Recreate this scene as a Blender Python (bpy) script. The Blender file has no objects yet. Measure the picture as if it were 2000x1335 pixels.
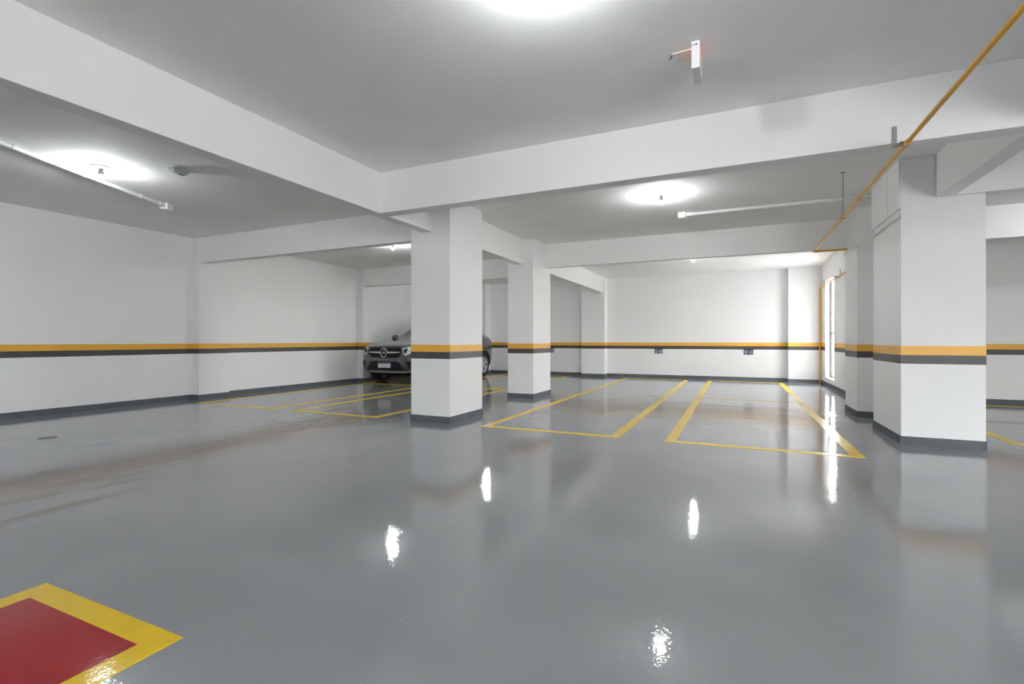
import bpy, bmesh, math, random
from mathutils import Vector, Matrix
from mathutils.bvhtree import BVHTree

random.seed(4)
sc = bpy.context.scene
COL = sc.collection
PI = math.pi

# ------------------------------------------------------------------ camera
EYE = 1.2
cam_d = bpy.data.cameras.new('camera')
cam = bpy.data.objects.new('camera', cam_d)
COL.objects.link(cam)
cam.location = (0, 0, EYE)
cam.rotation_euler = (math.radians(90), 0, math.radians(24.6))
cam_d.sensor_fit = 'HORIZONTAL'
cam_d.sensor_width = 36.0
cam_d.lens = 36.0 * 958.0 / 2000.0
cam_d.shift_y = -2.5 / 2000.0
cam_d.clip_start = 0.02
cam_d.clip_end = 400
sc.camera = cam

# ------------------------------------------------------------------ world, exposure
w = bpy.data.worlds.new('sky')
sc.world = w
w.use_nodes = True
nt = w.node_tree
nt.nodes.clear()
wo = nt.nodes.new('ShaderNodeOutputWorld')
wb = nt.nodes.new('ShaderNodeBackground')
ws = nt.nodes.new('ShaderNodeTexSky')
ws.sky_type = 'NISHITA'
ws.sun_disc = False
ws.sun_elevation = math.radians(48)
ws.sun_rotation = math.radians(8)
wb.inputs['Strength'].default_value = 3.0
hs = nt.nodes.new('ShaderNodeHueSaturation')      # hazy, nearly white sky
hs.inputs['Saturation'].default_value = 0.22
nt.links.new(ws.outputs[0], hs.inputs['Color'])
nt.links.new(hs.outputs[0], wb.inputs[0])
nt.links.new(wb.outputs[0], wo.inputs[0])
sun_d = bpy.data.lights.new('sun', 'SUN')
sun_d.energy = 45.0
sun_d.angle = math.radians(0.6)
sun_d.color = (1.0, 0.95, 0.88)
sun = bpy.data.objects.new('sun', sun_d)
COL.objects.link(sun)
sun.rotation_euler = (math.radians(-38), math.radians(8), 0)

LAMP = 800.0            # radiance of the ceiling bulbs
sc.view_settings.view_transform = 'Standard'
sc.view_settings.look = 'None'
sc.view_settings.gamma = 1.0
sc.view_settings.use_curve_mapping = False
sc.view_settings.exposure = 1.0
sc.cycles.max_bounces = 14
sc.cycles.diffuse_bounces = 10
sc.cycles.glossy_bounces = 4
sc.cycles.caustics_reflective = False
sc.cycles.caustics_refractive = False
sc.cycles.sample_clamp_indirect = 6.0

# ------------------------------------------------------------------ materials
def mat(name, color, rough=0.6, metal=0.0, spec=0.5, bump=None, vary=None, coat=0.0, trans=0.0):
    """bump: (scale, strength, distance); vary: (scale, amount)"""
    m = bpy.data.materials.new(name)
    m.use_nodes = True
    t = m.node_tree
    b = t.nodes['Principled BSDF']
    b.inputs['Base Color'].default_value = (*color, 1)
    b.inputs['Roughness'].default_value = rough
    b.inputs['Metallic'].default_value = metal
    b.inputs['Specular IOR Level'].default_value = spec
    b.inputs['Coat Weight'].default_value = coat
    b.inputs['Coat Roughness'].default_value = 0.05
    b.inputs['Transmission Weight'].default_value = trans
    if bump or vary:
        tc = t.nodes.new('ShaderNodeTexCoord')
    if vary:
        n = t.nodes.new('ShaderNodeTexNoise')
        n.inputs['Scale'].default_value = vary[0]
        n.inputs['Detail'].default_value = 5
        t.links.new(tc.outputs['Object'], n.inputs['Vector'])
        r = t.nodes.new('ShaderNodeMapRange')
        r.inputs[1].default_value = 0.3
        r.inputs[2].default_value = 0.7
        r.inputs[3].default_value = 1 - vary[1]
        r.inputs[4].default_value = 1 + vary[1]
        t.links.new(n.outputs[0], r.inputs[0])
        mx = t.nodes.new('ShaderNodeVectorMath')
        mx.operation = 'SCALE'
        mx.inputs[0].default_value = color
        t.links.new(r.outputs[0], mx.inputs['Scale'])
        t.links.new(mx.outputs[0], b.inputs['Base Color'])
    if bump:
        n = t.nodes.new('ShaderNodeTexNoise')
        n.inputs['Scale'].default_value = bump[0]
        n.inputs['Detail'].default_value = 4
        t.links.new(tc.outputs['Object'], n.inputs['Vector'])
        bp = t.nodes.new('ShaderNodeBump')
        bp.inputs['Strength'].default_value = bump[1]
        bp.inputs['Distance'].default_value = bump[2]
        t.links.new(n.outputs[0], bp.inputs['Height'])
        t.links.new(bp.outputs[0], b.inputs['Normal'])
    return m

def emit(name, color, strength):
    m = bpy.data.materials.new(name)
    m.use_nodes = True
    t = m.node_tree
    b = t.nodes['Principled BSDF']
    b.inputs['Base Color'].default_value = (*color, 1)
    b.inputs['Emission Color'].default_value = (*color, 1)
    b.inputs['Emission Strength'].default_value = strength
    return m

M = {}
M['wall'] = mat('white wall paint', (0.845, 0.845, 0.85), 0.55, bump=(60, 0.12, 0.004), vary=(0.8, 0.02))
M['beam'] = mat('white beam paint', (0.84, 0.84, 0.84), 0.6, bump=(90, 0.12, 0.003), vary=(1.1, 0.02))
M['ceil'] = mat('textured white ceiling', (0.90, 0.90, 0.895), 0.85, bump=(130, 0.45, 0.006), vary=(1.4, 0.03))
M['stripe_y'] = mat('ochre stripe paint', (0.76, 0.40, 0.045), 0.45, vary=(3, 0.04))
M['stripe_d'] = mat('charcoal stripe paint', (0.062, 0.06, 0.066), 0.5, vary=(4, 0.08))
M['base'] = mat('grey skirting paint', (0.105, 0.115, 0.13), 0.6, spec=0.3, bump=(25, 0.15, 0.004), vary=(6, 0.16))
M['pipe'] = mat('yellow gas pipe paint', (0.70, 0.36, 0.03), 0.35, vary=(6, 0.08))
M['steel'] = mat('galvanised steel', (0.32, 0.34, 0.34), 0.4, metal=0.8, vary=(20, 0.1))
M['wire'] = mat('dark wire', (0.05, 0.05, 0.05), 0.5)
M['pvc'] = mat('white conduit plastic', (0.80, 0.81, 0.82), 0.35)
M['clear'] = mat('pale clear plastic', (0.62, 0.67, 0.67), 0.12, spec=0.7)
M['darkslot'] = mat('dark plastic', (0.05, 0.06, 0.06), 0.4)
M['cream'] = mat('cream plastic', (0.80, 0.76, 0.68), 0.5)
M['bulb'] = emit('glowing bulb', (0.95, 0.98, 1.0), LAMP)
M['redglow'] = emit('red lit sign face', (1.0, 0.32, 0.22), 0.2)
M['navy'] = mat('navy sign enamel', (0.018, 0.02, 0.075), 0.35)
M['white'] = mat('white print', (0.82, 0.82, 0.85), 0.5)
M['alu'] = mat('dark aluminium frame', (0.06, 0.062, 0.07), 0.4, metal=0.3)
M['reveal'] = mat('white reveal paint', (0.82, 0.82, 0.82), 0.6)
M['paving'] = mat('pale exterior concrete', (0.62, 0.60, 0.57), 0.8, vary=(0.6, 0.08))
# car
M['paint'] = mat('graphite car paint', (0.10, 0.11, 0.12), 0.24, metal=0.6, coat=0.8)
M['cglass'] = mat('tinted car glass', (0.10, 0.145, 0.135), 0.04, spec=0.8)  # base lightened to stand for reflected walls and see-through
M['black'] = mat('black plastic', (0.010, 0.010, 0.012), 0.6, spec=0.25)
M['rubber'] = mat('tyre rubber', (0.016, 0.016, 0.017), 0.7)
M['silver'] = mat('silver trim', (0.62, 0.62, 0.63), 0.35, metal=0.2)
M['chrome'] = mat('satin chrome', (0.72, 0.72, 0.73), 0.16, metal=1.0)
M['alloy'] = mat('machined alloy', (0.66, 0.66, 0.67), 0.3, metal=0.35)
M['lamp'] = mat('headlamp glass', (0.62, 0.65, 0.66), 0.06, metal=0.35, spec=0.9)
M['plate'] = mat('number plate white', (0.66, 0.66, 0.66), 0.4)
M['plateblue'] = mat('number plate blue', (0.10, 0.11, 0.32), 0.4)
M['plategrey'] = mat('number plate worn print', (0.38, 0.38, 0.40), 0.5)
M['tail'] = mat('red tail lamp', (0.42, 0.03, 0.02), 0.08, spec=0.8)

def pane_mat():
    m = bpy.data.materials.new('clear window glass')
    m.use_nodes = True
    t = m.node_tree
    b = t.nodes['Principled BSDF']
    out = t.nodes['Material Output']
    b.inputs['Base Color'].default_value = (0.9, 0.95, 0.95, 1)
    b.inputs['Roughness'].default_value = 0.03
    tr = t.nodes.new('ShaderNodeBsdfTransparent')
    mx = t.nodes.new('ShaderNodeMixShader')
    mx.inputs[0].default_value = 0.08
    t.links.new(tr.outputs[0], mx.inputs[1])
    t.links.new(b.outputs[0], mx.inputs[2])
    t.links.new(mx.outputs[0], out.inputs[0])
    return m
M['pane'] = pane_mat()

def peel(t, tc):
    """relief of a rolled epoxy coat: long waves, roller texture and fine orange peel (heights in metres)"""
    N, L = t.nodes, t.links
    last = None
    for scale, h in ((1.3, 0.0045), (11, 0.0006), (70, 0.00034)):
        n = N.new('ShaderNodeTexNoise')
        n.inputs['Scale'].default_value = scale
        n.inputs['Detail'].default_value = 2
        L.new(tc.outputs['Object'], n.inputs['Vector'])
        k = N.new('ShaderNodeMath')
        k.operation = 'MULTIPLY_ADD'
        L.new(n.outputs[0], k.inputs[0])
        k.inputs[1].default_value = h
        if last is not None:
            L.new(last, k.inputs[2])
        else:
            k.inputs[2].default_value = 0
        last = k.outputs[0]
    bp = N.new('ShaderNodeBump')
    bp.inputs['Strength'].default_value = 1.0
    bp.inputs['Distance'].default_value = 1.0
    L.new(last, bp.inputs['Height'])
    return bp.outputs[0]

def floor_paint(name, color, rough, spec):
    m = mat(name, color, rough, spec=spec, vary=(2.2, 0.05))
    t = m.node_tree
    tc = t.nodes.new('ShaderNodeTexCoord')
    geo = t.nodes.new('ShaderNodeNewGeometry')
    class W:
        outputs = {'Object': geo.outputs['Position']}
    t.links.new(peel(t, W), t.nodes['Principled BSDF'].inputs['Normal'])
    return m
M['line'] = floor_paint('yellow floor paint', (0.78, 0.52, 0.010), 0.24, 0.3)
M['border'] = floor_paint('glossy yellow floor paint', (0.78, 0.52, 0.006), 0.07, 0.5)
M['red'] = floor_paint('red floor paint', (0.34, 0.005, 0.009), 0.07, 0.5)

def floor_mat():
    m = bpy.data.materials.new('grey epoxy floor')
    m.use_nodes = True
    t = m.node_tree
    N, L = t.nodes, t.links
    b = N['Principled BSDF']
    tc = N.new('ShaderNodeTexCoord')
    def noise(scale, detail=4, dist=0.0, vec=None, sx=1, sy=1, rot=0):
        mp = N.new('ShaderNodeMapping')
        mp.inputs['Scale'].default_value = (sx, sy, 1)
        mp.inputs['Rotation'].default_value = (0, 0, rot)
        L.new(tc.outputs['Object'], mp.inputs[0])
        n = N.new('ShaderNodeTexNoise')
        n.inputs['Scale'].default_value = scale
        n.inputs['Detail'].default_value = detail
        n.inputs['Distortion'].default_value = dist
        L.new(mp.outputs[0], n.inputs['Vector'])
        return n.outputs[0]
    def rng(v, a, c, lo=0.0, hi=1.0):
        r = N.new('ShaderNodeMapRange')
        r.interpolation_type = 'SMOOTHSTEP'
        r.inputs[1].default_value = a
        r.inputs[2].default_value = c
        r.inputs[3].default_value = lo
        r.inputs[4].default_value = hi
        L.new(v, r.inputs[0])
        return r.outputs[0]
    def math_(op, a, c):
        n = N.new('ShaderNodeMath')
        n.operation = op
        for i, v in enumerate((a, c)):
            if isinstance(v, (int, float)):
                n.inputs[i].default_value = v
            else:
                L.new(v, n.inputs[i])
        return n.outputs[0]
    def mixc(f, c1, c2):
        n = N.new('ShaderNodeMix')
        n.data_type = 'RGBA'
        L.new(f, n.inputs[0])
        for i, v in ((6, c1), (7, c2)):
            if isinstance(v, tuple):
                n.inputs[i].default_value = (*v, 1)
            else:
                L.new(v, n.inputs[i])
        return n.outputs[2]
    sep = N.new('ShaderNodeSeparateXYZ')
    L.new(tc.outputs['Object'], sep.inputs[0])
    X, Y = sep.outputs[0], sep.outputs[1]
    base = mixc(rng(noise(0.7, 5), 0.3, 0.7), (0.250, 0.264, 0.278), (0.285, 0.297, 0.309))
    # tyre dust: a dry brownish band across the bays and another along the lane
    wob = math_('MULTIPLY', math_('SUBTRACT', noise(0.55, 3), 0.5), 1.6)
    d1 = math_('ABSOLUTE', math_('SUBTRACT', math_('ADD', Y, wob), 9.55), 0.0)
    m1 = math_('MULTIPLY', rng(d1, 0.75, 0.05), rng(noise(1.6, 5, 0.6, sx=0.35, sy=2.2), 0.42, 0.62))
    m1 = math_('MULTIPLY', m1, rng(X, -4.6, -3.0))
    line = math_('ADD', math_('ADD', X, math_('MULTIPLY', Y, 0.34)), math_('MULTIPLY', wob, 0.7))
    d2 = math_('ABSOLUTE', math_('ADD', line, 4.1), 0.0)
    m2 = math_('MULTIPLY', rng(d2, 0.55, 0.15), rng(noise(1.3, 6, 0.8, sx=2.4, sy=0.4, rot=0.3), 0.42, 0.62))
    m2 = math_('MULTIPLY', m2, rng(Y, 8.0, 5.5))
    m3 = math_('MULTIPLY', rng(noise(0.9, 6, 1.2, sx=0.4, sy=1.8, rot=-0.5), 0.56, 0.70), rng(X, -3.5, -6.0))
    dust = math_('MINIMUM', math_('ADD', math_('MULTIPLY', math_('ADD', m1, math_('MULTIPLY', m2, 1.3)), 0.9), math_('MULTIPLY', m3, 0.3)), 1.0)
    # seam between the two rows of bays
    ds = math_('ABSOLUTE', math_('SUBTRACT', Y, 10.89), 0.0)
    seam = math_('MULTIPLY', rng(ds, 0.07, 0.03), 0.7)
    col = mixc(dust, base, (0.225, 0.205, 0.175))
    col = mixc(seam, col, (0.17, 0.135, 0.105))
    spk = rng(noise(34, 2), 0.745, 0.77)
    col = mixc(math_('MULTIPLY', spk, 0.5), col, (0.42, 0.42, 0.42))
    L.new(col, b.inputs['Base Color'])
    rough = math_('ADD', rng(noise(1.1, 4), 0.3, 0.7, 0.028, 0.05), math_('MULTIPLY', dust, 0.2))
    L.new(rough, b.inputs['Roughness'])
    b.inputs['Specular IOR Level'].default_value = 0.6
    L.new(peel(t, tc), b.inputs['Normal'])
    return m
M['floor'] = floor_mat()

# ------------------------------------------------------------------ mesh helpers
def add_box(bm, lo, hi, bevel=0.0):
    x0, y0, z0 = lo
    x1, y1, z1 = hi
    v = [bm.verts.new(p) for p in ((x0, y0, z0), (x1, y0, z0), (x1, y1, z0), (x0, y1, z0),
                                   (x0, y0, z1), (x1, y0, z1), (x1, y1, z1), (x0, y1, z1))]
    fs = [bm.faces.new([v[i] for i in q]) for q in ((3, 2, 1, 0), (4, 5, 6, 7), (0, 1, 5, 4), (1, 2, 6, 5), (2, 3, 7, 6), (3, 0, 4, 7))]
    if bevel:
        es = list({e for f in fs for e in f.edges})
        bmesh.ops.bevel(bm, geom=es, offset=bevel, segments=2, profile=0.6, affect='EDGES')

def frame_of(d):
    d = d.normalized()
    a = Vector((0, 0, 1)) if abs(d.z) < 0.9 else Vector((1, 0, 0))
    u = d.cross(a).normalized()
    return u, d.cross(u).normalized()

def add_tube(bm, pts, r, n=10, cap=True):
    pts = [Vector(p) for p in pts]
    rs = r if isinstance(r, (list, tuple)) else [r] * len(pts)
    rings = []
    u = None
    for i, p in enumerate(pts):
        d = (pts[min(i + 1, len(pts) - 1)] - pts[max(i - 1, 0)]).normalized()
        if u is None:
            u, vv = frame_of(d)
        else:
            u = (u - d * u.dot(d)).normalized()
            vv = d.cross(u)
        rings.append([bm.verts.new(p + (u * math.cos(2 * PI * k / n) + vv * math.sin(2 * PI * k / n)) * rs[i]) for k in range(n)])
    for a, c in zip(rings, rings[1:]):
        for k in range(n):
            bm.faces.new((a[k], a[(k + 1) % n], c[(k + 1) % n], c[k]))
    if cap:
        bm.faces.new(rings[0][::-1])
        bm.faces.new(rings[-1])

def add_lathe(bm, prof, n=20, axis='Z', origin=(0, 0, 0)):
    """prof: list of (radius, height) along the axis"""
    o = Vector(origin)
    def P(r, h, a):
        c, s = r * math.cos(a), r * math.sin(a)
        return o + (Vector((c, s, h)) if axis == 'Z' else Vector((h, c, s)) if axis == 'X' else Vector((s, h, c)))
    rings = []
    for r, h in prof:
        if r < 1e-6:
            rings.append([bm.verts.new(P(0, h, 0))])
        else:
            rings.append([bm.verts.new(P(r, h, 2 * PI * k / n)) for k in range(n)])
    for a, c in zip(rings, rings[1:]):
        for k in range(n):
            k2 = (k + 1) % n
            if len(a) == 1 and len(c) == 1:
                continue
            if len(a) == 1:
                bm.faces.new((a[0], c[k2], c[k]))
            elif len(c) == 1:
                bm.faces.new((a[k], a[k2], c[0]))
            else:
                bm.faces.new((a[k], a[k2], c[k2], c[k]))

def finish(bm):
    bmesh.ops.recalc_face_normals(bm, faces=bm.faces)

def obj(name, bm, m, parent=None, smooth=False, loc=None):
    if not isinstance(bm, bpy.types.Mesh):
        finish(bm)
        me = bpy.data.meshes.new(name)
        bm.to_mesh(me)
        bm.free()
    else:
        me = bm
    for x in (m if isinstance(m, (list, tuple)) else [m]):
        me.materials.append(x)
    if smooth:
        for p in me.polygons:
            p.use_smooth = True
        if smooth != 'all':
            me.set_sharp_from_angle(angle=math.radians(40))
    o = bpy.data.objects.new(name, me)
    COL.objects.link(o)
    if parent:
        o.parent = parent
    if loc:
        o.location = loc
    return o

def boxes(name, bs, m, parent=None, bevel=0.0):
    bm = bmesh.new()
    for lo, hi in bs:
        add_box(bm, lo, hi, bevel)
    return obj(name, bm, m, parent)

def box(name, lo, hi, m, parent=None, bevel=0.0):
    return boxes(name, [(lo, hi)], m, parent, bevel)

def thing(name, label, cat, loc=(0, 0, 0), group=None, rotz=0.0):
    o = bpy.data.objects.new(name, None)
    o.empty_display_size = 0.1
    COL.objects.link(o)
    o.location = loc
    o.rotation_euler = (0, 0, rotz)
    return tag(o, label, cat, group)

def tag(o, label, cat, group=None):
    o['label'] = label
    o['category'] = cat
    if group:
        o['group'] = group
    return o

def struct(o, label=None):
    o['kind'] = 'structure'
    if label:
        o['label'] = label
    return o

# ------------------------------------------------------------------ the room
CZ, SZ = 3.31, 2.80                    # ceiling, beam soffit
XL, XW, YF = -10.18, 2.18, 16.5        # left wall, right wall by the window, far wall
YS, XO, YR = 12.25, 8.0, -5.0          # wall beside the right bay, outer wall, rear wall
TY0, TY1, TD0 = 1.035, 1.140, 0.935    # stripe heights
BH = 0.095                             # skirting height
PR = 0.002

struct(box('floor', (XL - 0.2, YR - 0.2, -0.15), (XO + 0.2, YF + 0.2, 0), M['floor']))
struct(box('ceiling', (XL - 0.2, YR - 0.2, CZ), (XO + 0.2, YF + 0.2, CZ + 0.2), M['ceil']))

def bands(parent, x0, y0, x1, y1, side, ztop=None):
    """painted stripes on a wall run from (x0,y0) to (x1,y1); side = outward normal"""
    nx, ny = side
    for nm, za, zb, m in (('yellow_stripe', TY0, TY1, M['stripe_y']), ('black_stripe', TD0, TY0, M['stripe_d'])):
        lo = (min(x0, x1, x0 + nx * PR), min(y0, y1, y0 + ny * PR), za)
        hi = (max(x0, x1, x0 + nx * PR), max(y0, y1, y0 + ny * PR), zb)
        box(nm, lo, hi, m, parent)

def skirt(name, x0, y0, x1, y1, side):
    nx, ny = side
    t = 0.008
    lo = (min(x0, x1, x0 + nx * t), min(y0, y1, y0 + ny * t), 0)
    hi = (max(x0, x1, x0 + nx * t), max(y0, y1, y0 + ny * t), BH)
    return struct(box(name, lo, hi, M['base']))

wl = struct(box('wall_left', (XL - 0.2, YR, 0), (XL, YF, CZ), M['wall']))
bands(wl, XL, YR, XL, YF, (1, 0))
skirt('baseboard_left', XL, YR, XL, YF, (1, 0))
wf = struct(box('wall_far', (XL, YF, 0), (XW + 0.15, YF + 0.2, CZ), M['wall']))
bands(wf, XL, YF, XW, YF, (0, -1))
skirt('baseboard_far', XL, YF, XW, YF, (0, -1))
WY0, WY1, WZ0, WZ1 = 14.27, 15.57, 0.22, 2.80
wr = struct(boxes('wall_right', [((XW, YS, 0), (XW + 0.15, WY0, CZ)), ((XW, WY1, 0), (XW + 0.15, YF, CZ)),
                                 ((XW, WY0, 0), (XW + 0.15, WY1, WZ0)), ((XW, WY0, WZ1), (XW + 0.15, WY1, CZ))], M['wall']))
bands(wr, XW, YS, XW, WY0, (-1, 0))
bands(wr, XW, WY1, XW, YF, (-1, 0))
skirt('baseboard_right', XW, YS, XW, YF, (-1, 0))
wsd = struct(box('wall_side', (XW + 0.15, YS, 0), (XO, YS + 0.15, CZ), M['wall']))
bands(wsd, XW, YS, XO, YS, (0, -1))
skirt('baseboard_side', XW, YS, XO, YS, (0, -1))
# unseen gateways added in the outer and rear walls to let in fill daylight
GY0, GY1, GZ = -4.4, -2.4, 2.0
wo_ = struct(boxes('wall_outer', [((XO, YR, 0), (XO + 0.2, GY0, CZ)), ((XO, GY1, 0), (XO + 0.2, YS + 0.15, CZ)), ((XO, GY0, GZ), (XO + 0.2, GY1, CZ))], M['wall']))
bands(wo_, XO, GY1, XO, YS, (-1, 0))
skirt('baseboard_outer', XO, GY1, XO, YS, (-1, 0))
wre = struct(boxes('wall_rear', [((XL, YR - 0.2, 0), (3.8, YR, CZ)), ((6.3, YR - 0.2, 0), (XO, YR, CZ)), ((3.8, YR - 0.2, GZ), (6.3, YR, CZ))], M['wall']))
bands(wre, XL, YR, 3.8, YR, (0, 1))
skirt('baseboard_rear', XL, YR, 3.8, YR, (0, 1))

# window in the right wall: dark frame at the outer face of the opening
wx0, wx1 = XW + 0.105, XW + 0.15
win = struct(boxes('window_1', [((wx0, WY0, WZ0), (wx1, WY0 + 0.05, WZ1)), ((wx0, WY1 - 0.05, WZ0), (wx1, WY1, WZ1)),
                                ((wx0, WY0 + 0.05, WZ0), (wx1, WY1 - 0.05, WZ0 + 0.05)), ((wx0, WY0 + 0.05, WZ1 - 0.05), (wx1, WY1 - 0.05, WZ1)),
                                ((wx0, WY0 + 0.05, 1.38), (wx1, WY1 - 0.05, 1.42))], M['alu']))
for za, zb in ((WZ0 + 0.05, 1.38), (1.42, WZ1 - 0.05)):
    box('pane', (wx0 + 0.018, WY0 + 0.05, za), (wx0 + 0.024, WY1 - 0.05, zb), M['pane'], win)
box('sill', (XW - 0.012, WY0, WZ0 - 0.03), (wx0, WY1, WZ0 + 0.004), M['reveal'], win)
struct(box('exterior_pavement', (-45, -45, -0.4), (45, 60, -0.2), M['paving']))

# beams
def beam(label, x0, y0, x1, y1, z=SZ):
    return struct(box('beam', (x0, y0, z), (x1, y1, CZ), M['beam'], bevel=0.006), label)
beam('long white cross beam over the near end of the parking bays', -4.07, 4.914, XO, 5.094)
beam('white beam running from beside the camera to the striped column left of centre', -4.25, YR, -4.07, 6.08)
beam('short white beam between the two left-of-centre columns', -4.235, 7.08, -4.055, 9.42)
beam('white beam from the slimmer middle column to the far wall', -4.235, 10.45, -4.04, 16.1)
beam('white cross beam from the left wall pilaster to the first striped column', -9.97, 6.48, -4.43, 6.66)
beam('white cross beam deep in the garage running right from the slimmer middle column', -3.86, 10.10, XO, 10.24)
beam('white cross beam above the parked car', -9.97, 11.34, -4.235, 11.50)
beam('white beam reaching the large right column from the near cross beam', 2.055, YR, 2.215, 7.06, 2.82)
beam('white cross beam running right from the large right column', 2.215, 7.0, XO, 7.17, 2.82)

# columns and pilasters
def column(label, x0, y0, x1, y1, faces='LRFB', top=CZ):
    c = struct(box('column', (x0, y0, 0), (x1, y1, top), M['wall'], bevel=0.006), label)
    e = PR
    for nm, za, zb, m, t in (('yellow_stripe', TY0, TY1, M['stripe_y'], PR), ('black_stripe', TD0, TY0, M['stripe_d'], PR), ('baseboard', 0.0, BH, M['base'], 0.008)):
        bm = bmesh.new()
        if 'F' in faces: add_box(bm, (x0 - t, y0 - t, za), (x1 + t, y0, zb))
        if 'B' in faces: add_box(bm, (x0 - t, y1, za), (x1 + t, y1 + t, zb))
        if 'L' in faces: add_box(bm, (x0 - t, y0, za), (x0, y1, zb))
        if 'R' in faces: add_box(bm, (x1, y0, za), (x1 + t, y1, zb))
        obj(nm, bm, m, c)
    return c
column('wide white column left of centre hiding the middle of the car', -4.455, 6.08, -3.775, 7.08)
column('slimmer white column right behind the one that hides the car', -4.41, 9.42, -3.83, 10.45)
cr = column('largest white column at the right end of the yellow bays', 1.735, 7.06, 2.49, 8.32)
c2 = column('white column behind the largest right column, by the window wall', 1.72, 9.26, 2.20, 10.16)
column('shallow white pilaster on the left wall under the cross beam', XL, 6.44, -9.97, 7.10, 'FRB')
column('white wall pilaster beside the nose of the car', XL, 11.28, -9.97, 11.60, 'FRB')
column('white pilaster at the middle of the far wall carrying a beam', -4.78, 16.1, -3.99, YF, 'LRF')
column('slim white pilaster on the far wall behind the car tail', -8.95, 16.1, -8.45, YF, 'LRF')
column('shallow white corner pilaster by the vertical gas pipe', 1.36, 16.22, XW, YF, 'LF')
# thickened top of the right column: two plates with a groove between
for y0, y1 in ((7.065, 7.52), (7.54, 8.315)):
    box('upper_plate', (1.714, y0, 2.735), (1.736, y1, CZ - 0.002), M['wall'], cr)

bm = bmesh.new()
add_box(bm, (1.706, 9.246, 2.70), (1.72, 10.16, CZ - 0.002))
add_box(bm, (1.72, 9.246, 2.70), (2.20, 9.26, CZ - 0.002))
obj('upper_plate', bm, M['wall'], c2)

# ------------------------------------------------------------------ floor markings
LH = 0.0025
def bay(label, x0, y0, x1, y1, wd=0.12, group='yellow outlined parking bays', near=0.12, far=0.12):
    r = thing('parking_bay_marking', label, 'floor marking', (0.5 * (x0 + x1), y0, 0), group)
    ox, oy = r.location.x, r.location.y
    def ln(a, b_, c, d):
        box('painted_line', (a - ox, b_ - oy, 0), (c - ox, d - oy, LH), M['line'], r)
    if near:
        ln(x0, y0, x1, y0 + near)
    if far:
        ln(x0, y1 - far, x1, y1)
    ln(x0, y0 + near, x0 + wd, y1 - far)
    ln(x1 - wd, y0 + near, x1, y1 - far)
    return r
F0, F1, G0, G1 = 6.05, 10.82, 10.98, 15.85
bay('yellow outline of the front bay beside the left wall', -9.47, F0, -7.43, F1)
bay('yellow outline of the front bay just left of the wide column', -6.99, F0, -5.09, F1)
bay('yellow outline of the front bay between the two columns and the middle of the floor', -3.26, F0, -1.32, F1, far=0)
bay('yellow outline of the front bay nearest the largest right column', -0.78, F0, 1.20, F1, far=0)
bay('yellow outline of the bay where the grey car is parked', -9.75, G0, -7.43, G1)
bay('yellow outline of the back bay beside the car, behind the slim column', -6.99, G0, -5.09, G1)
bay('yellow outline of the back bay under the left of the two readable navy signs', -3.26, G0, -1.32, G1, near=0.03)
bay('yellow outline of the back bay under the navy sign nearest the gas pipe', -0.78, G0, 1.20, G1, near=0.03)
bay('yellow outline of the bay partly hidden behind the largest right column', 2.90, 7.56, 5.2, 12.0)
rb = thing('parking_bay_marking', 'red filled floor bay with a yellow border near the camera', 'floor marking', (-2.57, 1.25, 0))
for a in (((-0.535, -0.105, 0), (0.535, 0, LH)), ((-0.535, -2.5, 0), (-0.43, -0.105, LH)), ((0.42, -2.5, 0), (0.535, -0.105, LH)), ((-0.535, -2.6, 0), (0.535, -2.5, LH))):
    box('painted_border', a[0], a[1], M['border'], rb)
box('red_panel', (-0.43, -2.5, 0), (0.42, -0.105, LH - 0.0003), M['red'], rb)

fd = thing('floor_drain', 'small dark round drain cover in the floor near the left wall', 'drain', (-7.73, 3.12, 0))
bm = bmesh.new()
add_lathe(bm, [(0, 0), (0.085, 0), (0.085, 0.002), (0.078, 0.003), (0, 0.003)], 24)
obj('cover', bm, M['darkslot'], fd, True)
bm = bmesh.new()
add_lathe(bm, [(0.085, 0.0), (0.098, 0.0), (0.097, 0.004), (0.086, 0.004), (0.085, 0.0)], 24)
obj('ring', bm, M['steel'], fd, True)

# ------------------------------------------------------------------ ceiling lamps
def lamp_meshes():
    bm = bmesh.new()
    add_lathe(bm, [(0, 0), (0.098, 0), (0.098, -0.010), (0.090, -0.018), (0.04, -0.024), (0, -0.024)], 32)
    finish(bm); base = bpy.data.meshes.new('base_plate'); bm.to_mesh(base); bm.free()
    bm = bmesh.new()
    add_lathe(bm, [(0, -0.018), (0.024, -0.018), (0.022, -0.05), (0.026, -0.058), (0.033, -0.088), (0.033, -0.101), (0, -0.101)], 20)
    finish(bm); sock = bpy.data.meshes.new('socket'); bm.to_mesh(sock); bm.free()
    bm = bmesh.new()
    pr = [(0.0, -0.100), (0.033, -0.1005)]
    for k in range(1, 9):
        a = math.radians(-2 - 88 * k / 8)
        pr.append((max(0.036 * math.cos(a), 0.0), -0.105 + 0.036 * math.sin(a)))
    pr[-1] = (0.0, -0.141)
    add_lathe(bm, pr, 16)
    finish(bm); bulb = bpy.data.meshes.new('bulb'); bm.to_mesh(bulb); bm.free()
    for me, m in ((base, M['pvc']), (sock, M['pvc']), (bulb, M['bulb'])):
        me.materials.append(m)
        for p in me.polygons:
            p.use_smooth = True
    base.set_sharp_from_angle(angle=math.radians(40))
    sock.set_sharp_from_angle(angle=math.radians(40))
    return base, sock, bulb
LM = lamp_meshes()
def lamp(x, y, label, group='bare bulb ceiling lamps'):
    r = thing('bulb_lamp', label, 'lamp', (x, y, CZ), group)
    for nm, me in zip(('base_plate', 'socket', 'bulb'), LM):
        o = bpy.data.objects.new(nm, me)
        COL.objects.link(o)
        o.parent = r
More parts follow.
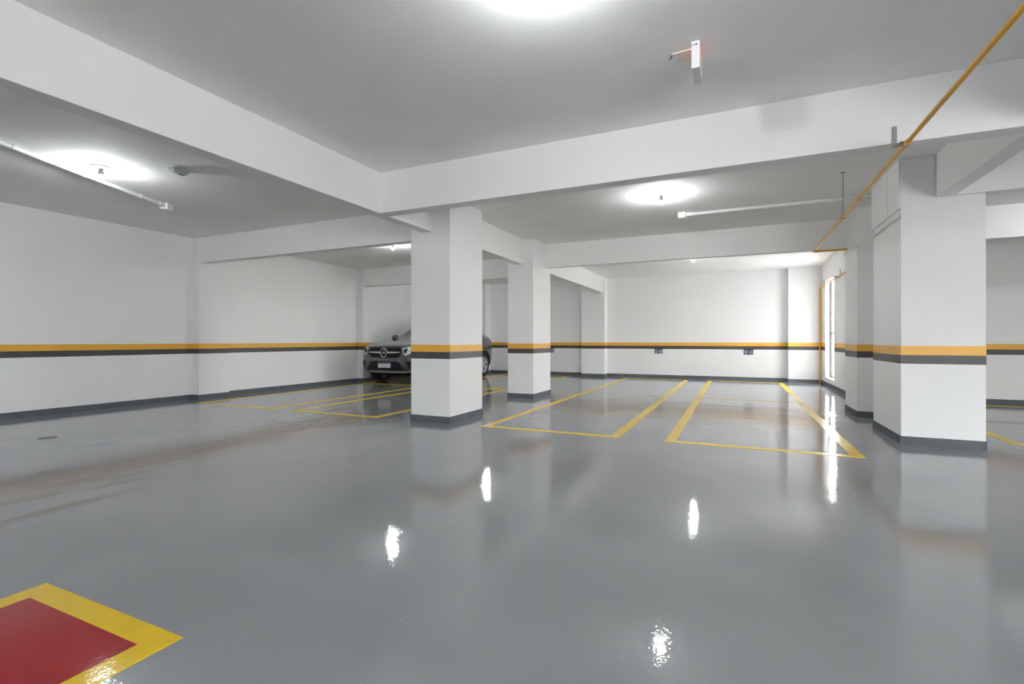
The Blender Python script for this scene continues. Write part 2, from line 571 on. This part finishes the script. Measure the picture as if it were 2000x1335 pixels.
lamp(-7.02, 3.34, 'lit bare bulb lamp beside the white conduit on the left ceiling')
lamp(-6.80, 8.62, 'lit bare bulb lamp above the car, just below a beam edge')
lamp(-7.1, 13.6, 'lit bare bulb lamp hidden behind the beam over the car')
lamp(-0.98, 2.52, 'lit bulb lamp on the near ceiling at the top edge of the photo')
lamp(-0.99, 7.33, 'lit bare bulb lamp left of the conduit end above the yellow bays')
lamp(-0.98, 13.0, 'lit bare bulb lamp on the far ceiling in front of the far wall')
lamp(4.9, 8.7, 'lit bulb lamp above the bay behind the largest right column')
for x, y, wh in ((-6.9, -1.9, 'behind the camera, on the side of the left wall'), (-0.98, -2.6, 'behind the camera, in line with the near ceiling lamp'),
                 (4.6, 2.6, 'beside the camera, beyond the gas pipe'), (4.6, -2.6, 'behind the camera, near the added gateways')):
    lamp(x, y, 'added bare bulb fill lamp ' + wh, 'fill lamps added out of view around the camera')  # unseen lamps added around the camera for their light

# ------------------------------------------------------------------ conduits
def conduit(label, p0, p1, extra=None):
    z = CZ - 0.036
    a, b_ = Vector((*p0, z)), Vector((*p1, z))
    d = (b_ - a).normalized()
    L = (b_ - a).length
    r = thing('conduit', label, 'conduit', (p1[0], p1[1], CZ - 0.001))
    off = Vector((p1[0], p1[1], CZ))
    bm = bmesh.new()
    add_tube(bm, [a - off, b_ - d * 0.06 - off], 0.026, 12)
    obj('pipe', bm, M['pvc'], r, True)
    bm = bmesh.new()
    q = b_ - d * 0.05
    add_tube(bm, [q - d * 0.12 - off, q - d * 0.118 - off, q - off], [0.028, 0.034, 0.034], 12)
    obj('coupling', bm, M['pvc'], r, True)
    bm = bmesh.new()
    add_box(bm, (-0.062, -0.062, -0.09), (0.062, 0.062, 0), 0.008)
    ang = math.atan2(d.y, d.x)
    bmesh.ops.rotate(bm, verts=bm.verts, matrix=Matrix.Rotation(ang, 3, 'Z'))
    jb = obj('junction_box', bm, M['pvc'], r)
    bm = bmesh.new()
    add_lathe(bm, [(0, -0.096), (0.045, -0.096), (0.048, -0.088), (0, -0.088)], 18)
    obj('cover', bm, M['cream'], jb, True)
    k = 1
    while 0.9 * k < L:
        q = a + d * (0.9 * k)
        bm = bmesh.new()
        add_tube(bm, [q - d * 0.012 - off, q + d * 0.012 - off], 0.032, 12)
        obj('clip', bm, M['pvc'], r, True)
        k += 1
    return r
conduit('white conduit crossing the left ceiling past the bulb to a small box', (-6.30, 0.9), (-8.00, 4.66))
conduit('white conduit over the yellow bays ending in a box beside the bulb', (2.2, 8.53), (-0.82, 8.53))

# clear plastic emergency light on the left ceiling
e = thing('emergency_light', 'clear plastic emergency light fixed to the left ceiling near the conduit box', 'emergency light', (-6.24, 3.78, CZ), rotz=math.radians(14))
bm = bmesh.new()
add_box(bm, (-0.055, -0.12, -0.012), (0.055, 0.12, 0), 0.004)
obj('back_plate', bm, M['pvc'], e)
bm = bmesh.new()
v0 = [(-0.05, -0.115, -0.012), (0.05, -0.115, -0.012), (0.05, 0.115, -0.012), (-0.05, 0.115, -0.012)]
v1 = [(-0.03, -0.085, -0.06), (0.036, -0.085, -0.06), (0.036, 0.085, -0.06), (-0.03, 0.085, -0.06)]
a = [bm.verts.new(p) for p in v0]; c = [bm.verts.new(p) for p in v1]
bm.faces.new(a); bm.faces.new(c)
for k in range(4):
    bm.faces.new((a[k], a[(k + 1) % 4], c[(k + 1) % 4], c[k]))
bmesh.ops.bevel(bm, geom=list(bm.edges), offset=0.008, segments=2, affect='EDGES')
cov = obj('clear_cover', bm, M['clear'], e, True)
box('dark_slot', (-0.012, -0.02, -0.0625), (0.016, 0.06, -0.059), M['darkslot'], cov, 0.0008)
box('reflector', (-0.038, -0.112, -0.03), (-0.030, -0.02, -0.016), M['chrome'], cov)

# exit sign box seen edge-on
s = thing('exit_sign', 'white box sign hanging from the near ceiling, seen edge-on, with a cream plate', 'sign', (-0.262, 3.80, CZ))
bm = bmesh.new()
add_box(bm, (-0.028, -0.125, -0.19), (0.028, 0.125, 0), 0.004)
sb = obj('housing', bm, M['pvc'], s)
for sx in (-1, 1):
    box('lit_face', (min(sx * 0.0275, sx * 0.0295), -0.11, -0.07), (max(sx * 0.0275, sx * 0.0295), 0.09, -0.02), M['redglow'], s)
bm = bmesh.new()
pts = [(-0.028, -0.08), (-0.165, -0.07)] + [(-0.165 + 0.03 * math.sin(t) - 0.0 * t, -0.07 + 0.11 * (1 - math.cos(t)) / 2) for t in (0.6, 1.2, 1.8, 2.4)] + [(-0.13, 0.06), (-0.028, 0.07)]
lo = [bm.verts.new((x, y, -0.03)) for x, y in pts]
hi = [bm.verts.new((x, y, -0.022)) for x, y in pts]
bm.faces.new(lo); bm.faces.new(hi)
for k in range(len(pts)):
    k2 = (k + 1) % len(pts)
    bm.faces.new((lo[k], lo[k2], hi[k2], hi[k]))
pl = obj('side_plate', bm, M['cream'], s)
box('plate_stem', (-0.10, -0.02, -0.022), (-0.07, 0.01, 0), M['cream'], s)
bm = bmesh.new()
add_tube(bm, [(-0.165, -0.065, -0.03), (-0.172, -0.06, -0.045), (-0.182, -0.05, -0.05)], 0.005, 8)
obj('cable_end', bm, M['wire'], pl, True)
bm = bmesh.new()
add_tube(bm, [(-0.03, -0.1265, -0.028), (0.004, -0.1265, -0.026)], 0.0016, 6)
add_lathe(bm, [(0, -0.129), (0.005, -0.128), (0.005, -0.1245), (0, -0.1245)], 10, 'Y', (0.006, 0, -0.026))
obj('screw', bm, M['wire'], s, True)

# ------------------------------------------------------------------ gas pipes
def arc(p, d0, d1, r, n=6):
    """points of a rounded elbow at corner p between incoming d0 and outgoing d1"""
    p, d0, d1 = Vector(p), Vector(d0), Vector(d1)
    o = p - d0 * r + d1 * r
    return [o + (d0 * math.sin(t) - d1 * math.cos(t)) * r for t in [PI / 2 * k / n for k in range(n + 1)]]
PX, PZ = 1.215, 2.75
g = thing('gas_pipe', 'long yellow gas pipe under the ceiling turning into the column by the window wall', 'pipe', (PX, 9.9, PZ))
off = Vector(g.location)
bm = bmesh.new()
pts = [Vector((PX, YR + 0.0, PZ))] + [Vector((PX, y, PZ)) for y in (-2, 0, 2, 4, 6, 8)] + arc((PX, 9.93, PZ), (0, 1, 0), (1, 0, 0), 0.04) + [Vector((1.725, 9.93, PZ))]
add_tube(bm, [p - off for p in pts], 0.0165, 12)
obj('pipe', bm, M['pipe'], g, True)
for y in (4.77, 2.0, 6.45):
    bm = bmesh.new()
    add_tube(bm, [(0, y - 0.03 - 9.9, 0), (0, y + 0.03 - 9.9, 0)], 0.0215, 12)
    obj('coupling', bm, M['pipe'], g, True)
bm = bmesh.new()
add_tube(bm, [p - off for p in [Vector((PX, 9.87, PZ))] + arc((PX, 9.93, PZ), (0, 1, 0), (1, 0, 0), 0.04) + [Vector((PX + 0.06, 9.93, PZ))]], 0.0205, 12)
obj('elbow', bm, M['pipe'], g, True)
bk = thing('pipe_bracket', 'galvanised steel angle bracket on the near cross beam holding the gas pipe', 'bracket', (1.165, 4.914, 2.80))
box('upright', (-0.014, -0.012, -0.035), (0.014, 0, 0.135), M['steel'], bk, 0.002)
box('arm', (0.012, -0.10, -0.031), (0.058, 0, -0.022), M['steel'], bk, 0.002)
bm = bmesh.new()
pts = [Vector((0.05 + 0.024 * math.cos(t), -0.09, -0.05 + 0.024 * math.sin(t))) for t in [2 * PI * k / 14 for k in range(15)]]
for p in pts:
    pass
add_tube(bm, pts, 0.004, 6)
obj('clamp', bm, M['steel'], bk, True)
hr = thing('pipe_hanger', 'thin wire hanger dropping from the ceiling to the gas pipe', 'hanger', (PX, 7.33, CZ))
bm = bmesh.new()
add_tube(bm, [(0, 0, 0), (0, 0, -0.54)], 0.0032, 6)
obj('wire', bm, M['wire'], hr)
bm = bmesh.new()
add_tube(bm, [(0.0205 * math.cos(t), 0, -0.56 + 0.0205 * math.sin(t)) for t in [2 * PI * k / 12 for k in range(13)]], 0.003, 6)
obj('loop', bm, M['wire'], hr)
box('anchor', (-0.03, -0.03, -0.004), (0.03, 0.03, 0), M['steel'], hr)
# second run: along the window wall, then down the corner
QX, QY, QZ = 2.135, 16.17, 2.69
g2 = thing('gas_pipe', 'thin yellow gas pipe along the window wall dropping down the far corner', 'pipe', (QX, QY, 0))
off = Vector(g2.location)
bm = bmesh.new()
pts = [Vector((QX, YS + 0.02, QZ))] + arc((QX, QY, QZ), (0, 1, 0), (0, 0, -1), 0.05) + [Vector((QX, QY, 0.0))]
add_tube(bm, [p - off for p in pts], 0.0165, 12)
obj('pipe', bm, M['pipe'], g2, True)
for ends in ([(0, -0.09, QZ), (0, -0.05, QZ)], [(0, 0, QZ - 0.09), (0, 0, QZ - 0.05)]):
    bm = bmesh.new()
    add_tube(bm, ends, 0.022, 12)
    obj('collar', bm, M['pipe'], g2, True)
vy = 13.75 - QY
bm = bmesh.new()
add_lathe(bm, [(0, -0.05), (0.026, -0.05), (0.03, -0.02), (0.03, 0.02), (0.026, 0.05), (0, 0.05)], 14, 'Y', (0, vy, QZ))
vl = obj('valve', bm, M['chrome'], g2, True)
box('valve_handle', (-0.085, vy - 0.012, QZ + 0.028), (0.015, vy + 0.012, QZ + 0.038), M['wire'], vl, 0.002)
for i, yb in enumerate((13.45, 15.75)):
    b2 = thing('pipe_bracket', ('small steel hanger above the valve on the window-wall gas pipe', 'small steel hanger on the gas pipe close to the far corner')[i], 'bracket', (XW, yb, QZ))
    box('upright', (-0.012, -0.012, 0.0), (0, 0.012, 0.17), M['steel'], b2, 0.001)
    box('arm', (-0.065, -0.012, -0.03), (0, 0.012, -0.022), M['steel'], b2, 0.001)

# ------------------------------------------------------------------ bay number signs on the far wall
GLY = {  # 5x7 dot-free stroke letters as polylines in a 0..1 box
    '0': [[(0.1, 0.15), (0.1, 0.85), (0.3, 1), (0.7, 1), (0.9, 0.85), (0.9, 0.15), (0.7, 0), (0.3, 0), (0.1, 0.15)]],
    '1': [[(0.2, 0.78), (0.55, 1), (0.55, 0)]],
    '2': [[(0.1, 0.8), (0.3, 1), (0.7, 1), (0.9, 0.8), (0.9, 0.6), (0.1, 0), (0.9, 0)]],
    '3': [[(0.1, 0.85), (0.3, 1), (0.7, 1), (0.9, 0.85), (0.9, 0.65), (0.7, 0.52), (0.4, 0.52)], [(0.7, 0.52), (0.9, 0.38), (0.9, 0.15), (0.7, 0), (0.3, 0), (0.1, 0.15)]],
    '-': [[(0.2, 0.5), (0.8, 0.5)]],
}
def sign(x, z, text, label, wd=0.26, ht=0.165):
    r = thing('bay_number_sign', label, 'sign', (x, YF, z), 'navy bay number signs')
    box('plate', (-wd / 2, -0.008, -ht / 2), (wd / 2, 0, ht / 2), M['navy'], r, 0.002)
    cw = 0.038
    tot = len(text) * cw + (len(text) - 1) * 0.011
    for i, ch in enumerate(text):
        ox = -tot / 2 + i * (cw + 0.011)
        bm = bmesh.new()
        for pl_ in GLY[ch]:
            q = [(ox + px * cw, pz * 0.095 - 0.0475 - 0.008) for px, pz in pl_]
            for (xa, za), (xb, zb) in zip(q, q[1:]):
                d = Vector((xb - xa, 0, zb - za)).normalized()
                n = Vector((-d.z, 0, d.x)) * 0.0065
                e2 = d * 0.005
                A, B = Vector((xa, -0.0095, za)) - e2, Vector((xb, -0.0095, zb)) + e2
                f = [bm.verts.new(p) for p in (A - n, B - n, B + n, A + n)]
                bk_ = [bm.verts.new(p + Vector((0, 0.002, 0))) for p in (A - n, B - n, B + n, A + n)]
                bm.faces.new(f); bm.faces.new(bk_)
                for k in range(4):
                    bm.faces.new((f[k], f[(k + 1) % 4], bk_[(k + 1) % 4], bk_[k]))
        obj('lettering', bm, M['white'], r)
sign(-2.305, 0.868, '12-03', 'navy bay number plate reading 12-03 under the far wall stripe')
sign(0.33, 0.862, '10-03', 'navy bay number plate reading 10-03, the one nearer the gas pipe')
sign(-6.03, 0.868, '13-03', 'navy bay number plate half hidden by the slimmer middle column')

#CAR#
# ------------------------------------------------------------------ the parked car (local axes: x across, y from nose to tail, z up)
def build_car(loc, rotz):
    car = thing('car', 'dark grey coupe-style SUV parked nose-out behind the wide white column', 'car', loc, None, rotz)
    SX, SY, SZ_ = 1.03, 1.02, 1.10
    car.scale = (SX, SY, SZ_)
    KZ = SX / SZ_
    # stations: y, ring of 9 half-profile points (x, z) from the floor pan to the roof centre
    def hood(y, zb, w0, w1, w2, zs, zc, wb=None):
        # bottom, sill, bulge, shoulder, then bonnet edge -> centre
        return (y, [(0, zb), (w0 * 0.75, zb), (w0, zb + 0.05), (w1, zb + 0.24), (w2, zs - 0.16), (w2 * 0.965, zs - 0.03), (w2 * 0.86, zs + 0.015), (w2 * 0.45, zc - 0.01), (0, zc)])
    def cabin(y, zb, w, zbelt, wr, zedge, zr):
        return (y, [(0, zb), (w * 0.75, zb), (w * 0.955, zb + 0.04), (w, zb + 0.26), (w * 0.985, zbelt - 0.20), (w * 0.935, zbelt), (wr, zedge), (wr * 0.55, zr - 0.012), (0, zr)])
    st = [
        hood(0.00, 0.34, 0.56, 0.64, 0.62, 0.86, 0.88),
        hood(0.05, 0.30, 0.72, 0.80, 0.745, 0.93, 0.955),
        hood(0.20, 0.275, 0.86, 0.925, 0.865, 0.975, 1.005),
        hood(0.50, 0.215, 0.93, 0.985, 0.945, 1.01, 1.055),
        hood(0.90, 0.215, 0.955, 1.0, 0.975, 1.045, 1.10),
        hood(1.28, 0.22, 0.955, 0.995, 0.975, 1.075, 1.135),
        cabin(1.50, 0.22, 0.99, 1.09, 0.83, 1.12, 1.165),
        cabin(1.62, 0.22, 0.99, 1.095, 0.80, 1.19, 1.235),
        cabin(2.18, 0.22, 0.99, 1.11, 0.68, 1.545, 1.60),
        cabin(2.32, 0.22, 0.99, 1.115, 0.665, 1.60, 1.655),
        cabin(2.66, 0.22, 0.99, 1.12, 0.655, 1.645, 1.70),
        cabin(2.76, 0.22, 0.99, 1.125, 0.655, 1.65, 1.705),
        cabin(3.30, 0.22, 0.99, 1.145, 0.65, 1.61, 1.69),
        cabin(3.42, 0.22, 0.995, 1.15, 0.65, 1.585, 1.675),
        cabin(3.85, 0.225, 1.0, 1.18, 0.64, 1.475, 1.585),
        cabin(4.02, 0.23, 0.995, 1.19, 0.645, 1.43, 1.54),
        cabin(4.38, 0.25, 0.96, 1.195, 0.68, 1.275, 1.37),
        cabin(4.52, 0.27, 0.92, 1.185, 0.72, 1.215, 1.285),
        cabin(4.63, 0.29, 0.87, 1.12, 0.75, 1.17, 1.225),
        cabin(4.71, 0.34, 0.80, 1.02, 0.70, 1.08, 1.12),
    ]
    bm = bmesh.new()
    rings = []
    for y, half in st:
        full = [(x, z) for x, z in half] + [(-x, z) for x, z in half[-2:0:-1]]
        rings.append([bm.verts.new((x, y, z)) for x, z in full])
    n = len(rings[0])
    for i, (a, b) in enumerate(zip(rings, rings[1:])):
        for k in range(n):
            f = bm.faces.new((a[k], a[(k + 1) % n], b[(k + 1) % n], b[k]))
            j = k if k < 8 else n - 1 - k          # ring interval 0..7 on either side
            if j == 5 and i in (7, 8, 9) or j == 5 and i in (11, 12) or j == 5 and i in (13,):
                f.material_index = 1 if i != 9 or True else 0
            if j in (6, 7) and i == 7:
                f.material_index = 2
            if j in (6, 7) and i in (14, 15):
                f.material_index = 3
    for rg in (rings[0], rings[-1]):
        c = [bm.verts.new((v.co.x * 0.5, v.co.y, 0.58 + (v.co.z - 0.58) * 0.5)) for v in rg]
        for k in range(n):
            bm.faces.new((rg[k], rg[(k + 1) % n], c[(k + 1) % n], c[k]))
        bm.faces.new(c)
    finish(bm)
    me = bpy.data.meshes.new('body_cage')
    bm.to_mesh(me); bm.free()
    cage = bpy.data.objects.new('body_cage', me)
    COL.objects.link(cage)
    md = cage.modifiers.new('s', 'SUBSURF'); md.levels = md.render_levels = 3
    # wheel housings cut through the flanks
    WF, WR_, WZ, WX, RT = 0.90, 3.86, 0.375 * KZ, 0.83, 0.376 * KZ
    cutters = []
    for wy in (WF, WR_):
        for sx in (-1, 1):
            bm = bmesh.new()
            add_lathe(bm, [(0, -0.28), (0.425, -0.28), (0.425, 0.28), (0, 0.28)], 40, 'X', (sx * 0.86, wy, WZ + 0.015))
            finish(bm)
            m2 = bpy.data.meshes.new('cut'); bm.to_mesh(m2); bm.free()
            c = bpy.data.objects.new('cut', m2); COL.objects.link(c); cutters.append(c)
            b = cage.modifiers.new('b', 'BOOLEAN'); b.operation = 'DIFFERENCE'; b.object = c; b.solver = 'EXACT'
    dg = bpy.context.evaluated_depsgraph_get()
    body = bpy.data.meshes.new_from_object(cage.evaluated_get(dg))
    for c in cutters + [cage]:
        m3 = c.data
        bpy.data.objects.remove(c); bpy.data.meshes.remove(m3)
    src = bmesh.new(); src.from_mesh(body)
    bvh = BVHTree.FromBMesh(src)
    def piece(idx, push=0.0, thick=0.0):
        q = src.copy()
        bmesh.ops.delete(q, geom=[f for f in q.faces if f.material_index != idx], context='FACES')
        for f in q.faces:
            f.material_index = 0
        if push:
            q.normal_update()
            for v in q.verts:
                v.co += v.normal * push
        return q
    obj('body', piece(0), M['paint'], car, 'all')
    wm = obj('windshield', piece(2), M['cglass'], car, 'all')
    obj('rear_window', piece(3), M['cglass'], car, 'all')
    sg = piece(1)
    # each side window is a pane of its own
    left = sg.copy()
    for q, sgn in ((sg, 1), (left, -1)):
        bmesh.ops.delete(q, geom=[f for f in q.faces if f.calc_center_median().x * sgn < 0], context='FACES')
        for lo, hi in ((0, 2.72), (2.72, 9)):
            p = q.copy()
            bmesh.ops.delete(p, geom=[f for f in p.faces if not (lo <= f.calc_center_median().y < hi)], context='FACES')
            obj('side_window', p, M['cglass'], car, 'all')
        q.free()

    def patch(name, outline, m, parent, axis='y', off=0.006, depth=0.02, seg=0.03):
        """a panel with the given outline laid on the body; axis y: (x, z) seen from the nose; axis +x/-x: (y, z) seen from a side"""
        q = bmesh.new()
        vs = [q.verts.new((a, 0, b)) for a, b in outline]
        q.faces.new(vs)
        bmesh.ops.triangulate(q, faces=q.faces[:])
        lo = min(min(a for a, b in outline), 1e9); hi = max(a for a, b in outline)
        zl = min(b for a, b in outline); zh = max(b for a, b in outline)
        k = lo + seg
        while k < hi:
            bmesh.ops.bisect_plane(q, geom=q.verts[:] + q.edges[:] + q.faces[:], plane_co=(k, 0, 0), plane_no=(1, 0, 0)); k += seg
        k = zl + seg
        while k < zh:
            bmesh.ops.bisect_plane(q, geom=q.verts[:] + q.edges[:] + q.faces[:], plane_co=(0, 0, k), plane_no=(0, 0, 1)); k += seg
        sgn = -1 if axis in ('y', '-x') else 1
        bad = []
        for v in q.verts:
            a, b = v.co.x, v.co.z
            if axis == 'y':
                h = bvh.ray_cast(Vector((a, -3, b)), Vector((0, 1, 0)))
            elif axis == 'Y':
                h = bvh.ray_cast(Vector((a, 8, b)), Vector((0, -1, 0)))
            else:
                s_ = 1 if axis == '+x' else -1
                h = bvh.ray_cast(Vector((s_ * 3, a, b)), Vector((-s_, 0, 0)))
            if h[0] is None:
                bad.append(v)
            else:
                v.co = h[0] + h[1] * off
        bmesh.ops.delete(q, geom=bad, context='VERTS')
        r = bmesh.ops.extrude_face_region(q, geom=q.faces[:])
        mv = {'y': Vector((0, depth, 0)), 'Y': Vector((0, -depth, 0)), '+x': Vector((-depth, 0, 0)), '-x': Vector((depth, 0, 0))}[axis]
        for v in [g_ for g_ in r['geom'] if isinstance(g_, bmesh.types.BMVert)]:
            v.co += mv
        return obj(name, q, m, parent, True)

    mir = lambda o: [(-a, b) for a, b in o]
    # front grille with chrome bar, ring and three-pointed star
    gr = patch('grille', [(-0.47, 0.915), (-0.545, 0.83), (-0.50, 0.72), (-0.40, 0.665), (0.40, 0.665), (0.50, 0.72), (0.545, 0.83), (0.47, 0.915)], M['black'], car, off=0.008)
    for sx in (1, -1):
        o = [(0.10, 0.815), (0.49, 0.812), (0.495, 0.788), (0.10, 0.772)]
        patch('chrome_bar', o if sx > 0 else mir(o), M['silver'], gr, off=0.028)
    hit = bvh.ray_cast(Vector((0, -3, 0.79)), Vector((0, 1, 0)))[0]
    ey = hit.y - 0.035
    bm = bmesh.new()
    R0 = 0.105
    add_tube(bm, [(R0 * math.cos(2 * PI * k / 28), ey, 0.79 + R0 * math.sin(2 * PI * k / 28)) for k in range(29)], 0.017, 8)
    obj('emblem_ring', bm, M['chrome'], gr, True)
    bm = bmesh.new()
    cpt = bm.verts.new((0, ey - 0.012, 0.79)); cb = bm.verts.new((0, ey + 0.01, 0.79))
    rim = []
    for k in range(6):
        a = PI / 2 + k * PI / 3
        r = 0.098 if k % 2 == 0 else 0.02
        rim.append(bm.verts.new((r * math.cos(a), ey, 0.79 + r * math.sin(a))))
    for k in range(6):
        bm.faces.new((cpt, rim[k], rim[(k + 1) % 6])); bm.faces.new((cb, rim[(k + 1) % 6], rim[k]))
    obj('emblem_star', bm, M['chrome'], gr)
    for sx in (1, -1):
        f = (lambda o: o) if sx > 0 else mir
        hl = patch('headlamp', f([(0.56, 0.90), (0.74, 0.945), (0.885, 0.955), (0.90, 0.88), (0.80, 0.79), (0.66, 0.715), (0.60, 0.75)]), M['lamp'], car, off=0.006)
        patch('lamp_housing', f([(0.60, 0.865), (0.70, 0.90), (0.68, 0.80), (0.63, 0.775)]), M['black'], hl, off=0.012)
        patch('running_lamp', f([(0.70, 0.745), (0.83, 0.84), (0.86, 0.90), (0.845, 0.905), (0.80, 0.845), (0.68, 0.765)]), M['plate'], hl, off=0.014)
        patch('side_intake', f([(0.66, 0.575), (0.93, 0.60), (0.915, 0.50), (0.87, 0.37), (0.79, 0.345)]), M['black'], car, off=0.006)
    patch('lower_intake', [(-0.40, 0.575), (-0.50, 0.53), (-0.60, 0.37), (0.60, 0.37), (0.50, 0.53), (0.40, 0.575)], M['black'], car, off=0.007)
    patch('skid_trim', [(-0.83, 0.365), (-0.60, 0.34), (0, 0.332), (0.60, 0.34), (0.83, 0.365), (0.83, 0.342), (0.60, 0.314), (0, 0.306), (-0.60, 0.314), (-0.83, 0.342)], M['silver'], car, off=0.02)
    # number plate
    py = bvh.ray_cast(Vector((0, -3, 0.47)), Vector((0, 1, 0)))[0].y
    pt = box('number_plate', (-0.20, py - 0.035, 0.415), (0.20, py - 0.005, 0.545), M['plate'], car, 0.004)
    box('blue_band', (-0.197, py - 0.0365, 0.51), (0.197, py - 0.033, 0.542), M['plateblue'], pt)
    box('worn_print', (-0.10, py - 0.0362, 0.445), (0.11, py - 0.034, 0.463), M['plategrey'], pt)
    # rear
    for sx, ax in ((1, '+x'), (-1, '-x')):
        patch('tail_lamp', [(4.36, 1.075), (4.66, 1.10), (4.76, 1.08), (4.74, 1.0), (4.60, 0.985), (4.46, 1.02)], M['tail'], car, ax, off=0.006)
        patch('window_trim', [(1.66, 1.125), (2.7, 1.15), (3.84, 1.205), (3.84, 1.185), (2.7, 1.13), (1.66, 1.10)], M['chrome'], car, ax, off=0.008)
        for y0 in (2.42, 3.42):
            patch('door_handle', [(y0, 0.99), (y0 + 0.2, 1.0), (y0 + 0.2, 0.97), (y0, 0.96)], M['paint'], car, ax, off=0.03)
        for y0 in (1.52, 2.70):
            patch('door_seam', [(y0, 1.08), (y0 + 0.010, 1.08), (y0 + 0.010, 0.36), (y0, 0.36)], M['black'], car, ax, off=0.001, depth=0.004)
        patch('side_skirt', [(1.36, 0.345), (3.40, 0.345), (3.40, 0.275), (1.36, 0.275)], M['black'], car, ax, off=0.012)
        # mirror on its stalk
        bm = bmesh.new()
        bmesh.ops.create_uvsphere(bm, u_segments=16, v_segments=10, radius=1)
        for v in bm.verts:
            v.co = Vector((sx * 1.04, 1.80, 1.17)) + Vector((v.co.x * 0.135, v.co.y * (0.09 if v.co.y < 0 else 0.05), v.co.z * 0.085))
        mr = obj('mirror', bm, M['paint'], car, 'all')
        bm = bmesh.new()
        add_tube(bm, [(sx * 0.90, 1.80, 1.09), (sx * 0.98, 1.80, 1.12)], [0.03, 0.022], 8)
        obj('stalk', bm, M['black'], mr, True)
    patch('rear_plate_panel', [(-0.3, 0.90), (0.3, 0.90), (0.27, 0.72), (-0.27, 0.72)], M['black'], car, 'Y')
    patch('rear_diffuser', [(-0.7, 0.50), (0.7, 0.50), (0.6, 0.37), (-0.6, 0.37)], M['black'], car, 'Y')
    # wheels
    bm = bmesh.new()
    add_lathe(bm, [(0.265, -0.13), (0.345, -0.135), (0.37, -0.11), (0.376, -0.05), (0.376, 0.05), (0.37, 0.11), (0.345, 0.135), (0.265, 0.13), (0.255, 0.1), (0.255, -0.1), (0.265, -0.13)], 40, 'X')
    finish(bm); tyre = bpy.data.meshes.new('wheel'); bm.to_mesh(tyre); bm.free(); tyre.materials.append(M['rubber'])
    bm = bmesh.new()
    add_lathe(bm, [(0.262, 0.122), (0.25, 0.128), (0.243, 0.12), (0.238, 0.06), (0.238, -0.10), (0.262, -0.10)], 40, 'X')
    finish(bm); rimm = bpy.data.meshes.new('rim'); bm.to_mesh(rimm); bm.free(); rimm.materials.append(M['alloy'])
    bm = bmesh.new()
    add_lathe(bm, [(0, 0.02), (0.24, 0.03), (0.24, 0.0), (0, -0.02)], 32, 'X')
    finish(bm); disc = bpy.data.meshes.new('brake_disc'); bm.to_mesh(disc); bm.free(); disc.materials.append(M['black'])
    bm = bmesh.new()
    add_lathe(bm, [(0, 0.115), (0.032, 0.113), (0.045, 0.10), (0.06, 0.06), (0, 0.06)], 20, 'X')
    finish(bm); hub = bpy.data.meshes.new('hub'); bm.to_mesh(hub); bm.free(); hub.materials.append(M['alloy'])
    bm = bmesh.new()                       # one double spoke
    for da in (-0.16, 0.16):
        pr = [(0.045, da * 0.35, 0.018), (0.15, da * 0.75, 0.0135), (0.245, da * 1.3, 0.0145)]
        ra, rb_ = [], []
        for r, a, hw in pr:
            cx, cz = r * math.sin(a), r * math.cos(a)
            tx, tz = math.cos(a), -math.sin(a)
            h = 0.105 + 0.012 * (r / 0.245)
            ra.append([bm.verts.new(p) for p in ((h, cx - tx * hw, cz - tz * hw), (h, cx + tx * hw, cz + tz * hw), (h - 0.04, cx + tx * hw * 1.3, cz + tz * hw * 1.3), (h - 0.04, cx - tx * hw * 1.3, cz - tz * hw * 1.3))])
        for p, q in zip(ra, ra[1:]):
            for k in range(4):
                bm.faces.new((p[k], p[(k + 1) % 4], q[(k + 1) % 4], q[k]))
        bm.faces.new(ra[0]); bm.faces.new(ra[-1])
    finish(bm); spoke = bpy.data.meshes.new('spoke'); bm.to_mesh(spoke); bm.free(); spoke.materials.append(M['alloy'])
    for me_ in (tyre, rimm, disc, hub):
        for p in me_.polygons: p.use_smooth = True
        me_.set_sharp_from_angle(angle=math.radians(35))
    def child(name, me_, par, rot=0):
        o = bpy.data.objects.new(name, me_); COL.objects.link(o); o.parent = par
        o.rotation_euler = (rot, 0, 0)
        return o
    for wy in (WF, WR_):
        for sx in (-1, 1):
            wh = child('wheel', tyre, car)
            wh.location = (sx * WX, wy, RT)
            wh.rotation_euler = (0, 0, 0 if sx > 0 else PI)
            wh.scale = (1, SX / SY, KZ)
            child('rim', rimm, wh); child('brake_disc', disc, wh); child('hub', hub, wh)
            for k in range(5):
                child('spoke', spoke, wh, 0.3 + 2 * PI * k / 5)
            # arch trim around the opening
            pts = [(sx * 0.985, wy + 0.425 * math.cos(t), WZ + 0.015 + 0.425 * math.sin(t)) for t in [math.radians(-8 + 196 * k / 24) for k in range(25)]]
            pp = []
            for x, y, z in pts:
                h = bvh.ray_cast(Vector((sx * 3, wy + (y - wy) * 1.07, WZ + (z - WZ) * 1.07)), Vector((-sx, 0, 0)))[0]
                pp.append((h.x if h and abs(h.x) > 0.8 else sx * 0.95, y, z))
            bm = bmesh.new()
            add_tube(bm, pp, 0.016, 6)
            obj('arch_trim', bm, M['black'], car, True)
    # dark underbody
    box('underbody', (-0.70, 0.35, 0.19), (0.70, 4.5, 0.26), M['black'], car)
    src.free()
    bpy.data.meshes.remove(body)
    return car
build_car((-8.75, 10.75, LH + 0.002), math.radians(0.0))
